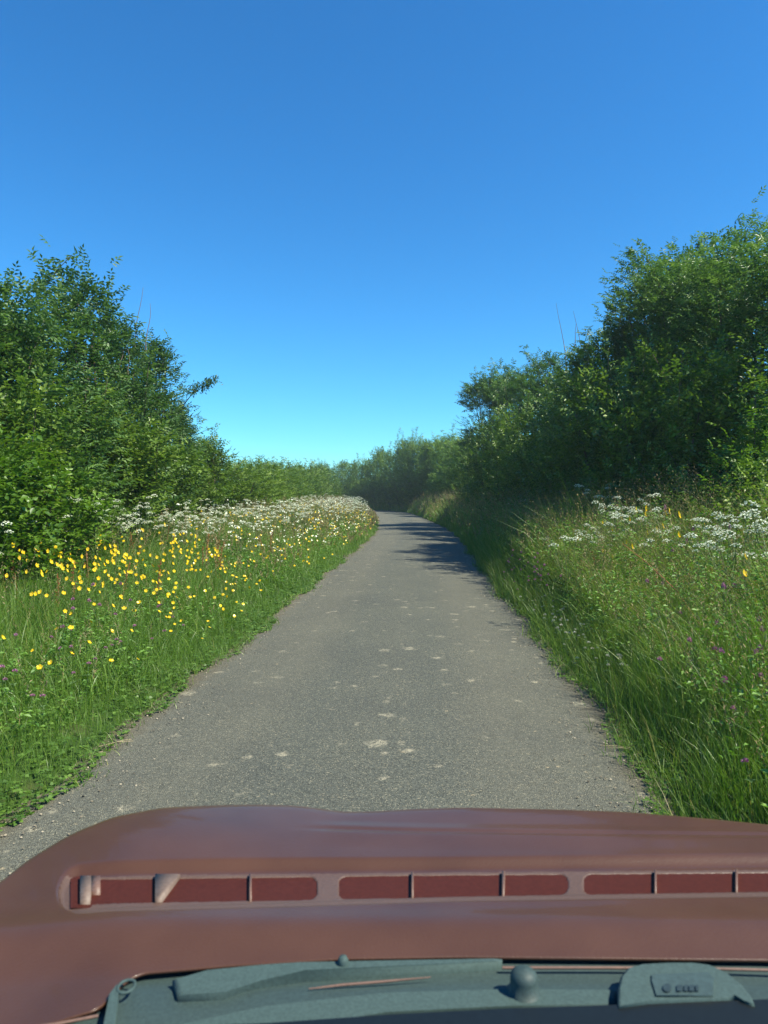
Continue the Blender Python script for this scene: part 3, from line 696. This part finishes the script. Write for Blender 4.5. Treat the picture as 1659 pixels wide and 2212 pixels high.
# shared models for the rest of the hedges
def model(kind, H, Rr, seed, n, leaf, mat, **kw):
    me, LC = crown_mesh(kind + '_crown', H, Rr, leaf, n, seed, mat, **kw); return me, trunk_mesh(kind + '_trunk', LC, H, seed)
MOD = {
 'thorn': [model('hawthorn_shrub', 3.0, 1.35, 301 + k, 2300, .085, M_HAW, pinnate=False, shoots=9, lobes=12, wide_top=True) for k in range(3)],
 'tall': [model('hedge_tree', 6.0, 1.5, 321 + k, 3800, .11, M_FAR, pinnate=True, shoots=16, lobes=18) for k in range(3)],
}
def inst(name, kind, i, loc, H, Rr, label, cat, group=None, refH=None, refR=None):
    me, tr = MOD[kind][i % len(MOD[kind])]; refH, refR = {'thorn': (3.0, 1.35), 'tall': (6.0, 1.5)}[kind]
    root = empty(name, loc, random.uniform(0, 6.28)); root.scale = (Rr / refR, Rr / refR, H / refH); tag(root, label, cat, group)
    obj('crown', me, root); obj('trunk', tr, root); return root
# low left hedge to the bend
lowl = [(492, 22), (512, 23.5), (530, 25), (548, 26.5), (566, 28.5), (585, 31), (602, 34), (618, 37), (640, 41), (658, 46), (676, 51), (692, 56), (704, 60)]
for i, (px, d) in enumerate(lowl):
    H = ztop(1000 + 6 * math.sin(i * 1.9) + (px - 492) * .04, d) - .25
    inst('hawthorn_shrub', 'thorn', i, ((px - CX) / F * d, d, .25), H * .95, 1.45, 'low hawthorn in the even left hedge towards the bend', 'shrub', 'hawthorns of the low left hedge')
# right hedge
right = [
 ('ash_tree', 9.8, 6.55, 470, 1.5, 6500, .075, M_ASH, 'ash cut off by the right edge of the photo, topmost of the right hedge'),
 ('ash_tree', 11.8, 6.35, 500, 1.35, 6200, .075, M_ASH, 'ash with a rounded pale top second from the right edge'),
 ('ash_tree', 13.8, 6.35, 520, 1.35, 6000, .08, M_ASH, 'dense dark ash in the middle of the tall right group'),
 ('ash_tree', 15.6, 6.55, 512, 1.25, 6000, .085, M_ASH, 'ash at the steep left end of the tall right group'),
 ('ash_tree', 18.0, 5.85, 695, 1.15, 3600, .09, M_ASH, 'lower ash beside the tall right group, below the bare twigs'),
 ('ash_tree', 16.9, 6.35, 590, 1.0, 3400, .085, M_ASH, 'narrow ash filling the steep flank of the tall right group'),
 ('ash_tree', 21.0, 5.65, 760, 1.15, 3200, .095, M_ASH, 'low thick ash with bare twigs above it in the right hedge'),
 ('ash_tree', 24.0, 5.45, 720, 1.0, 2800, .10, M_ASH, 'ash with a small crooked top left of the bare twigs'),
 ('ash_tree', 28.0, 5.3, 780, 1.2, 3200, .105, M_ASH, 'ash next to the last tall one of the near right hedge'),
 ('ash_tree', 32.0, 4.85, 782, 1.2, 3800, .11, M_ASH, 'last tall ash of the near right hedge, over the road shadows'),
]
for i, (nm, d, X, py, rr, n, lf, mt, lab) in enumerate(right):
    shrub(nm, (X, d, .3), ztop(py, d) - .3, rr, lab, 'tree', 240 + i, mt, lf, n, shoots=10, lobes=17, wide_top=(i < 6 or i > 7))
under = [(8.9, 5.2, 2.6, 1.1), (10.6, 4.9, 3.0, 1.2), (12.6, 4.8, 3.6, 1.3), (14.6, 4.7, 3.8, 1.3), (16.8, 4.7, 3.8, 1.3), (19.3, 4.7, 3.6, 1.3), (22.2, 4.7, 3.8, 1.3), (25.6, 4.7, 3.8, 1.4), (29.4, 4.6, 4, 1.4), (34.5, 4.7, 4, 1.5)]
for i, (d, X, H, rr) in enumerate(under):
    inst('hawthorn_shrub', 'thorn', i, (X, d, .3), H, rr, 'dark shaded thorn bush at the foot of the tall right hedge', 'shrub', 'thorn bushes under the right ash trees')
shrub('bramble_shrub', (4.55, 8.4, .3), 2.1, .7, 'sunlit leafy spray hanging out of the right hedge at the frame edge', 'shrub', 260, M_BRIGHT, .06, 1500, pinnate=True, lobes=8, shoots=4)
shrub('bramble_shrub', (4.2, 7.6, .3), 1.3, .8, 'low bramble bush behind the cow parsley at the right edge', 'shrub', 261, M_HAW, .055, 2200, pinnate=False, lobes=8, shoots=4)
for i, (X, d, H, rr) in enumerate([(4.3, 6.6, 1.05, .6), (4.1, 9.4, 1.25, .65), (4.2, 11.0, 1.3, .7), (3.9, 12.6, 1.25, .65), (4.0, 14.4, 1.2, .7), (3.9, 16.6, 1.2, .7)]):
    shrub('bramble_shrub', (X, d, .3), H, rr, ['low bramble nearest the car on the right, at the frame edge', 'low bramble right behind the first white umbels', 'bramble tangle in front of the second right ash', 'bramble tangle in front of the dense dark ash', 'bramble at the foot of the steep left ash of the tall group', 'smallest looking bramble at the dark foot of the right hedge'][i], 'shrub', 270 + i, M_HAW, .06, 1500, pinnate=False, lobes=8, shoots=7)
# far hedge sweeping round the bend
far = [(37.5, 4.7, 950), (41.5, 4.6, 965), (46, 4.55, 940), (50.5, 4.4, 948), (55, 4.2, 938), (59.5, 4.0, 945)]
k_ = 0
for d, X, py in far:
    inst('hedge_tree', 'tall', k_, (X + (1.9 if d < 44 else .9), d, .3), (ztop(py, d) - .3) * 1.06, 1.75, 'upright hedge tree right of the far bend', 'tree', 'hedge trees right of the far bend'); k_ += 1
for (px, py, d) in [(925, 940, 60.5), (908, 943, 62.5), (885, 945, 64), (868, 952, 66.5), (840, 965, 69), (818, 972, 71.5), (792, 990, 74.5), (766, 995, 78), (741, 993, 82), (700, 1003, 84), (676, 1015, 88), (648, 1012, 92), (622, 1018, 96), (592, 1022, 100), (560, 1020, 104), (528, 1022, 108)]:
    lab = 'upright tree in the far hedge straight ahead, left of the bend' if px > 720 else 'pale distant tree seen over the low left hedge'
    inst('hedge_tree', 'tall', k_, ((px - CX) / F * d, d, .2), (ztop(py, d) - .2) * (1.0 + .12 * random.random()), 1.35 if px > 720 else 1.6, lab, 'tree', 'far hedge trees ahead' if px > 720 else 'distant trees over the left hedge'); k_ += 1
for i, (px, d) in enumerate([(925, 60), (900, 62), (872, 65), (845, 67.5), (815, 70.5), (785, 74), (750, 78)]):
    inst('hawthorn_shrub', 'thorn', i, ((px - CX) / F * d, d, .2), 2.8, 1.9, 'thorn bush at the foot of the far hedge round the bend', 'shrub', 'thorn bushes round the far bend')
# bare twigs above the hedges
def twigs(name, items, label):
    for (px0, py0, px1, py1, d) in items:
        A = Acc(); a = np.array([(px0 - CX) / F * d, d, ztop(py0, d)]); b = np.array([(px1 - CX) / F * d, d, ztop(py1, d)])
        f = np.linspace(0, 1, 8)[:, None]; pts_ = a + (b - a) * f + np.sin(f * 5 + px0) * [[.03, .02, 0]]
        A.tube(pts_, np.linspace(.014, .004, 8) * d / 18, 4)
        o = obj(name, A.build(name, [M_TWIG])); tag(o, label, 'twig', 'bare twigs ' + label.split('above')[-1].strip())
twigs('bare_twig', [(1225, 800, 1203, 655, 20.5), (1262, 800, 1240, 672, 20.0), (1238, 760, 1246, 700, 20.8), (1272, 800, 1272, 715, 19.5)], 'bare brown twig sticking up above the right hedge')
twigs('bare_twig', [(292, 770, 305, 620, 13.5), (318, 760, 322, 655, 13.8), (262, 800, 262, 740, 12.8), (281, 810, 272, 745, 12.8)], 'bare grey twig sticking up above the left hedge')
A = Acc(); 

# ------------------------------------------------------------------ the car we look out of
def paint():
    m, t, b, out = new_mat('maroon_paint')
    tc = t.nodes.new('ShaderNodeTexCoord')
    n = t.nodes.new('ShaderNodeTexNoise'); n.inputs['Scale'].default_value = 7; n.inputs['Detail'].default_value = 5; t.links.new(tc.outputs['Object'], n.inputs['Vector'])
    c = ramp(t, n.outputs[0], [(.3, (.062, .026, .014)), (.7, (.082, .036, .020))]); t.links.new(c, b.inputs['Base Color'])
    b.inputs['Roughness'].default_value = .42; b.inputs['Specular IOR Level'].default_value = .35; b.inputs['Coat Weight'].default_value = .22; b.inputs['Coat Roughness'].default_value = .04
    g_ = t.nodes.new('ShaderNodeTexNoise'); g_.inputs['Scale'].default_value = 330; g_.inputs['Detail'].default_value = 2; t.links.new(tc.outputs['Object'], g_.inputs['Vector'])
    bp = t.nodes.new('ShaderNodeBump'); bp.inputs['Strength'].default_value = .35; bp.inputs['Distance'].default_value = .0012  # fine bump stands for the dashboard grain mirrored over the paint
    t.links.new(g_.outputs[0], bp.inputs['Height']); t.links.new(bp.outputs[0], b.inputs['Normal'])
    return m
M_PAINT = paint()
M_PIT = plain('vent_reflection_red', (.060, .015, .010), .6, .12)
M_TRIM = plain('rubber_pink_trim', (.15, .085, .062), .5, .4)
M_COWL = plain('grey_teal_plastic', (.034, .056, .053), .6, .4, .1, 300)
M_COWL2 = plain('faded_teal_plastic', (.046, .076, .071), .75, .3, .1, 300)
M_BLACK = plain('black_plastic', (.004, .007, .008), .5, .4)
M_LABEL = plain('label_ink', (.018, .034, .038), .6)
M_CHIP = plain('vent_reflection_cream', (.155, .105, .078), .6)

car = empty('car', (0, .9, 0)); tag(car, 'maroon car bonnet with reflected dashboard vents modelled into it as slots, seen over the wiper cowl', 'car')
INV = np.array([0, -.9, 0])
def at(px, py, d):
    px, py, d = np.broadcast_arrays(np.asarray(px, float), np.asarray(py, float), np.asarray(d, float))
    return np.stack([(px - CX) / F * d, d, CAMZ - (py - HY) / F * d], -1)
def plane_d(py, off=0.0): return (.4446 - off) / ((np.asarray(py, float) - HY) / F - .08)     # distance to the bonnet's gently falling plane
PXT = [-420, -300, -150, 0, 60, 150, 250, 350, 450, 550, 640, 700, 740, 800, 900, 1000, 1100, 1200, 1350, 1500, 1659, 1900, 2150, 2400]
PYT = [2180, 2085, 1975, 1878, 1836, 1792, 1757, 1738, 1733, 1730, 1732, 1740, 1745, 1744, 1738, 1735, 1737, 1739, 1744, 1756, 1771, 1800, 1845, 1960]
PXB = [-420, -300, 0, 120, 215, 238, 265, 300, 500, 740, 1000, 1659, 2400]
PYB = [y - 14 for y in (2262, 2240, 2200, 2185, 2166, 2145, 2112, 2093, 2080, 2069, 2066, 2071, 2100)]
def smooth_i(x, xp, fp):
    v = np.interp(x, xp, fp); k = 9
    return np.mean([np.interp(x + dx, xp, fp) for dx in np.linspace(-22, 22, k)], axis=0)
def sstep(a, b, x): u = np.clip((x - a) / (b - a), 0, 1); return u * u * (3 - 2 * u)
rt = lambda px: np.interp(px, [100, 250, 700, 1659, 2400], [1872, 1868, 1860, 1850, 1850])       # recess outline
rb = lambda px: np.interp(px, [100, 200, 700, 1000, 1659, 2400], [1968, 1968, 1952, 1942, 1932, 1928])
st_ = lambda px: np.interp(px, [160, 900, 1659, 2400], [1885, 1876, 1870, 1867])                # slot top / bottom
sb_ = lambda px: np.interp(px, [160, 680, 1225, 1659, 2400], [1936, 1928, 1918, 1912, 1908])
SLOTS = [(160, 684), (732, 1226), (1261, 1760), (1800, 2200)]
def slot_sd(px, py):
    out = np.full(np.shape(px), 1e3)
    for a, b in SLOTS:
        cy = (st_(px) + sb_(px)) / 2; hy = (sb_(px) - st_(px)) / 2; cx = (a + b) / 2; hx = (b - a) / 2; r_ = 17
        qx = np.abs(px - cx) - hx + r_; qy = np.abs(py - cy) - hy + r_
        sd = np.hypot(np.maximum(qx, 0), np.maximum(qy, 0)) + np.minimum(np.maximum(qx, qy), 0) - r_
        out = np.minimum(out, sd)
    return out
def rec_sd(px, py):
    sd = np.maximum(rt(px) - py, py - rb(px)); c = (rt(175.) + rb(175.)) / 2; r_ = (rb(175.) - rt(175.)) / 2
    return np.where(px < 178, np.hypot(px - 178, py - c) - r_, sd)
u_ = np.arange(-420, 2400.1, 3.6); v_ = np.linspace(0, 1, 190) ** 1.0
U, Vv = np.meshgrid(u_, v_); Tp = smooth_i(U, PXT, PYT); Bp = smooth_i(U, PXB, PYB)
PY = Bp + (Tp - Bp) * Vv
def relief(U, PY, Tp, Bp):
    dz = -.010 * np.exp(-(PY - Tp) / 5.0)                                          # rolled outer edge
    dz += -.0095 * (1 - sstep(-9, 8, rec_sd(U, PY)))                              # recess round the modelled vent reflection
    dz += .0050 * np.exp(-((PY - (rb(U) - 9)) / 8) ** 2) * sstep(120, 200, U)     # raised lip
    gy = np.interp(U, [640, 900, 1659], [1792, 1797, 1806])
    dz += (-.0022 * np.exp(-((PY - gy) / 4.5) ** 2) + .0025 * sstep(gy - 22, gy, PY) * (1 - sstep(gy, gy + 40, PY))) * sstep(620, 760, U)
    dz += -.012 * sstep(1985, 2090, PY) ** 1.3 + .004 * np.exp(-((PY - 1995) / 30) ** 2)                                    # falls away to the windscreen
    dz += -.012 * (1 - sstep(-60, 260, U))                                      # rounded left shoulder
    dz += .006 * np.exp(-((U - 420) / 260) ** 2 - ((PY - 1800) / 60) ** 2)
    return dz
dz = relief(U, PY, Tp, Bp); Pb = at(U, PY, plane_d(PY)); Pb[..., 2] += dz
# rim rows folding down beyond the far edge and at the near edge
far1 = Pb[-1] + [0, .02, -.02]; far2 = Pb[-1] + [0, .05, -.07]; far3 = Pb[-1] + [0, .07, -.30]
near1 = Pb[0] + [0, .0, -.003]; near2 = Pb[0] + [0, .03, -.010]
Pg = np.concatenate([near2[None], near1[None], Pb, far1[None], far2[None], far3[None]], 0)
n0, n1 = Pg.shape[:2]; idx = np.arange(n0 * n1).reshape(n0, n1)
fq = np.stack([idx[:-1, :-1], idx[:-1, 1:], idx[1:, 1:], idx[1:, :-1]], -1).reshape(-1, 4)
sdv = np.full((n0, n1), 99.0); sdv[2:-3] = slot_sd(U, PY)
# slot walls: pull vertices inside the slot edge straight down
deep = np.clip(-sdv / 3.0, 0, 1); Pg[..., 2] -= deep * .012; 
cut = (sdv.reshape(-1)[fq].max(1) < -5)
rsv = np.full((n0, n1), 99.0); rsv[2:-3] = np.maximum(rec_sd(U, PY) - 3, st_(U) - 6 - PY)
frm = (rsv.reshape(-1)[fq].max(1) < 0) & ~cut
M_FRAME = plain('vent_reflection_pale', (.100, .060, .045), .5, .4, .3, 300)  # pale surround of the reflected dashboard vents, split off the bonnet mesh
obj('vent_reflection_frame', mesh_np('vent_reflection_frame', Pg.reshape(-1, 3) + INV, [fq[frm]], M_FRAME, smooth=True), car)
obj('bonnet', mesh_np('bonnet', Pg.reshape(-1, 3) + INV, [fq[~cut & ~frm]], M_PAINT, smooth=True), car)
# dashboard vents mirrored in the windscreen, modelled as bonnet slots: floor, dividing bars
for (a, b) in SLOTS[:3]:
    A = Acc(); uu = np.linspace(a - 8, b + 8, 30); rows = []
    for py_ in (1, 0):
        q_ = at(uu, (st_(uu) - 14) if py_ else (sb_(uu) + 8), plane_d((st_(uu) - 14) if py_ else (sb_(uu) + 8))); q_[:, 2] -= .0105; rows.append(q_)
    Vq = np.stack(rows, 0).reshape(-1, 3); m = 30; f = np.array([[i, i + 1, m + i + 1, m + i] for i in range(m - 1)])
    A.add(Vq + INV, [f]); obj('vent_reflection_floor', A.build('vent_reflection_floor', [M_PIT]), car)
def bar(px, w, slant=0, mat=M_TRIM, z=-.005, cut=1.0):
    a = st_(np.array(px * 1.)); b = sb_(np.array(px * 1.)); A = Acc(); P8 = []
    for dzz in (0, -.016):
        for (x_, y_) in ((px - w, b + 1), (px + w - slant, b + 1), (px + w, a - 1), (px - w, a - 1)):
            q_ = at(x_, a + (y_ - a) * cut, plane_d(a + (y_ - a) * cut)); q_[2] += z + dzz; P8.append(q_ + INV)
    A.add(np.array(P8), [np.array([[0, 1, 2, 3], [0, 4, 5, 1], [1, 5, 6, 2], [2, 6, 7, 3], [3, 7, 4, 0]])]); return obj('vent_reflection_bar', A.build('vent_reflection_bar', [mat]), car)
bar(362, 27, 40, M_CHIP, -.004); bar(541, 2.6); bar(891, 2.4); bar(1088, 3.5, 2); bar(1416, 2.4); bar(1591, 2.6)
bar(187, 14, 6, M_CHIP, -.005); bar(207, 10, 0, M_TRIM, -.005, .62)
# thin pinkish seal along the near edge of the bonnet
def strip(name, pts, r, mat, parent=car, off=(0, 0, 0), sides=6):
    A = Acc(); P = np.array([at(px, py, plane_d(py) - .0) + off for px, py in pts]) + INV; A.tube(P, r, sides)
    return obj(name, A.build(name, [mat], True), parent)
strip('edge_seal', [(-300, 2240), (-150, 2222), (0, 2201), (120, 2186), (212, 2168)], .0016, M_TRIM, off=(0, 0, -.012))
strip('edge_seal', [(1085, 2067), (1300, 2067), (1500, 2068), (1659, 2072), (2000, 2082)], .0016, M_TRIM, off=(0, 0, -.012))
strip('edge_seal', [(668, 2099), (740, 2091), (830, 2084), (930, 2075)], [.0006, .0014, .0014, .0005], M_TRIM, off=(0, -.006, -.014))
# cowl: one moulded sheet that dips under the bonnet
def zd(py, z): return (CAMZ - z) / ((np.asarray(py, float) - HY) / F)
def slab(name, poly, z, th, mat, round_=0):
    z = z + .026
    """a moulded piece with the given outline, its top at height z, thickness th"""
    P = np.array([at(px, py, zd(py, z)) for px, py in poly]) + INV; n = len(P)
    lo = P.copy(); lo[:, 2] -= th; c = P.mean(0); inn = c + (P - c) * .96; inn[:, 2] += .0015
    V = np.concatenate([inn, P, lo]); F_ = []
    for k in range(n): q_ = (k + 1) % n; F_ += [[k, q_, n + q_, n + k], [n + k, n + q_, 2 * n + q_, 2 * n + k]]
    A = Acc(); A.add(V, [np.array(F_)]); A.add(inn, [np.arange(n)[None]])
    return obj(name, A.build(name, [mat]), car)
uu = np.arange(196, 2500, 12.0); pr = [(.62, .86), (.66, .885), (.70, .893), (.745, .897), (.77, .890), (.785, .893), (.83, .896), (.90, .885), (1.0, .86)]
rows = [np.stack([(uu - CX) / F * .76, np.full(len(uu), yy), zz + .032 + 0 * uu], -1) for yy, zz in pr]
Vc = np.stack(rows, 0); n0, n1 = Vc.shape[:2]; idx = np.arange(n0 * n1).reshape(n0, n1)
fq = np.stack([idx[:-1, :-1], idx[:-1, 1:], idx[1:, 1:], idx[1:, :-1]], -1).reshape(-1, 4)
obj('cowl', mesh_np('cowl', Vc.reshape(-1, 3) + INV, [fq], M_COWL, smooth=True), car)
slab('cowl_ridge', [(350, 2222), (560, 2176), (830, 2146), (1100, 2138), (1332, 2140), (1332, 2172), (1100, 2176), (830, 2190), (640, 2222)], .905, .02, M_COWL2)
slab('windscreen_seal', [(-300, 2290), (0, 2235), (560, 2213), (830, 2194), (1100, 2180), (1400, 2170), (1800, 2155), (2200, 2150), (2200, 2330), (-300, 2330)], .915, .03, M_BLACK)
slab('wiper_arm', [(372, 2118), (440, 2098), (560, 2086), (650, 2080), (1085, 2072), (1085, 2078), (660, 2098), (560, 2122), (480, 2148), (385, 2152)], .908, .012, M_COWL2)
slab('hinge_bracket', [(222, 2222), (236, 2150), (252, 2128), (258, 2136), (247, 2222)], .913, .008, M_COWL2)
A = Acc(); a_ = np.linspace(0, 2 * math.pi, 19); cpt = at(273, 2131, zd(2131, .940)) + INV
A.tube(np.stack([cpt[0] + .0085 * np.cos(a_), cpt[1] + .010 * np.sin(a_), cpt[2] + 0 * a_], 1), .0016, 6); obj('spindle_ring', A.build('spindle_ring', [M_COWL2], True), car)
def lathe(name, c, prof, mat, sides=20):
    A = Acc(); n = len(prof); V = []
    for r_, z in prof:
        for j in range(sides): a = 2 * math.pi * j / sides; V.append([c[0] + r_ * math.cos(a), c[1] + r_ * math.sin(a), c[2] + z])
    f = [[i * sides + j, i * sides + (j + 1) % sides, (i + 1) * sides + (j + 1) % sides, (i + 1) * sides + j] for i in range(n - 1) for j in range(sides)]
    A.add(V, [np.array(f)]); return obj(name, A.build(name, [mat], True), car)
c_ = at(1132, 2150, zd(2150, .929)) + INV
lathe('washer_jet', c_, [(.020, 0), (.019, .003), (.0145, .004), (.0145, .018), (.013, .023), (.008, .027), (0.0005, .028)], M_COWL)
lathe('trim_clip', at(741, 2090, zd(2090, .931)) + INV, [(.006, 0), (.006, .008), (.004, .012), (.0005, .013)], M_COWL2)
# a holder's reflection, built as a solid rounded housing with a printed plate
hp = [(1336, 2176), (1334, 2140), (1340, 2112), (1356, 2092), (1385, 2084), (1440, 2081), (1500, 2081), (1535, 2086), (1570, 2102), (1600, 2126), (1625, 2158), (1630, 2172), (1612, 2166), (1590, 2152), (1575, 2158), (1400, 2166)]
hs_ = slab('reflected_holder', hp, .918, .022, M_COWL2)
def plate(name, poly, z, mat, parent):
    z = z + .026
    P = np.array([at(px, py, zd(py, z)) for px, py in poly]) + INV; lo = P - [0, 0, .0015]; n = len(P); A = Acc()
    A.add(np.concatenate([P, lo]), [np.array([[k, (k + 1) % n, n + (k + 1) % n, n + k] for k in range(n)])]); A.add(P, [np.arange(n)[None]])
    return obj(name, A.build(name, [mat]), parent)
M_PLATE = plain('plate_grey', (.036, .062, .060), .6)
plate('printed_plate', [(1418, 2150), (1408, 2118), (1408, 2104), (1530, 2100), (1542, 2112), (1540, 2150)], .9215, M_PLATE, hs_)
el = [(1441 + 9 * math.cos(a), 2133 + 9 * math.sin(a)) for a in np.linspace(0, 6.28, 14)[:-1]]
plate('emblem', el, .9232, M_LABEL, hs_)
for x0, x1 in ((1462, 1474), (1478, 1486), (1489, 1500), (1503, 1509)):
    plate('printed_mark', [(x0, 2140), (x0, 2127), (x1, 2127), (x1, 2140)], .9232, M_LABEL, hs_)
# wings under the bonnet so that the car has a body from the side
A = Acc(); A.box((.25, .99, .40), (.80, .34, .20)); obj('body', A.build('body', [M_PAINT]), car).location = INV

# ------------------------------------------------------------------ thin haze volume added to lift the blacks like the windscreen's veil
m = bpy.data.materials.new('veil_haze'); m.use_nodes = True; t = m.node_tree
for nd in list(t.nodes):
    if nd.type == 'BSDF_PRINCIPLED': t.nodes.remove(nd)
pv = t.nodes.new('ShaderNodeVolumePrincipled'); pv.inputs['Color'].default_value = (.78, .92, .95, 1); pv.inputs['Density'].default_value = .0010; pv.inputs['Anisotropy'].default_value = .2
t.links.new(pv.outputs[0], [n for n in t.nodes if n.type == 'OUTPUT_MATERIAL'][0].inputs['Volume'])
A = Acc(); A.box((0, 80, 5.5), (1700, 1900, 7.0)); hz = obj('haze', A.build('haze', [m])); tag(hz, kind='stuff')
S.cycles.volume_bounces = 0
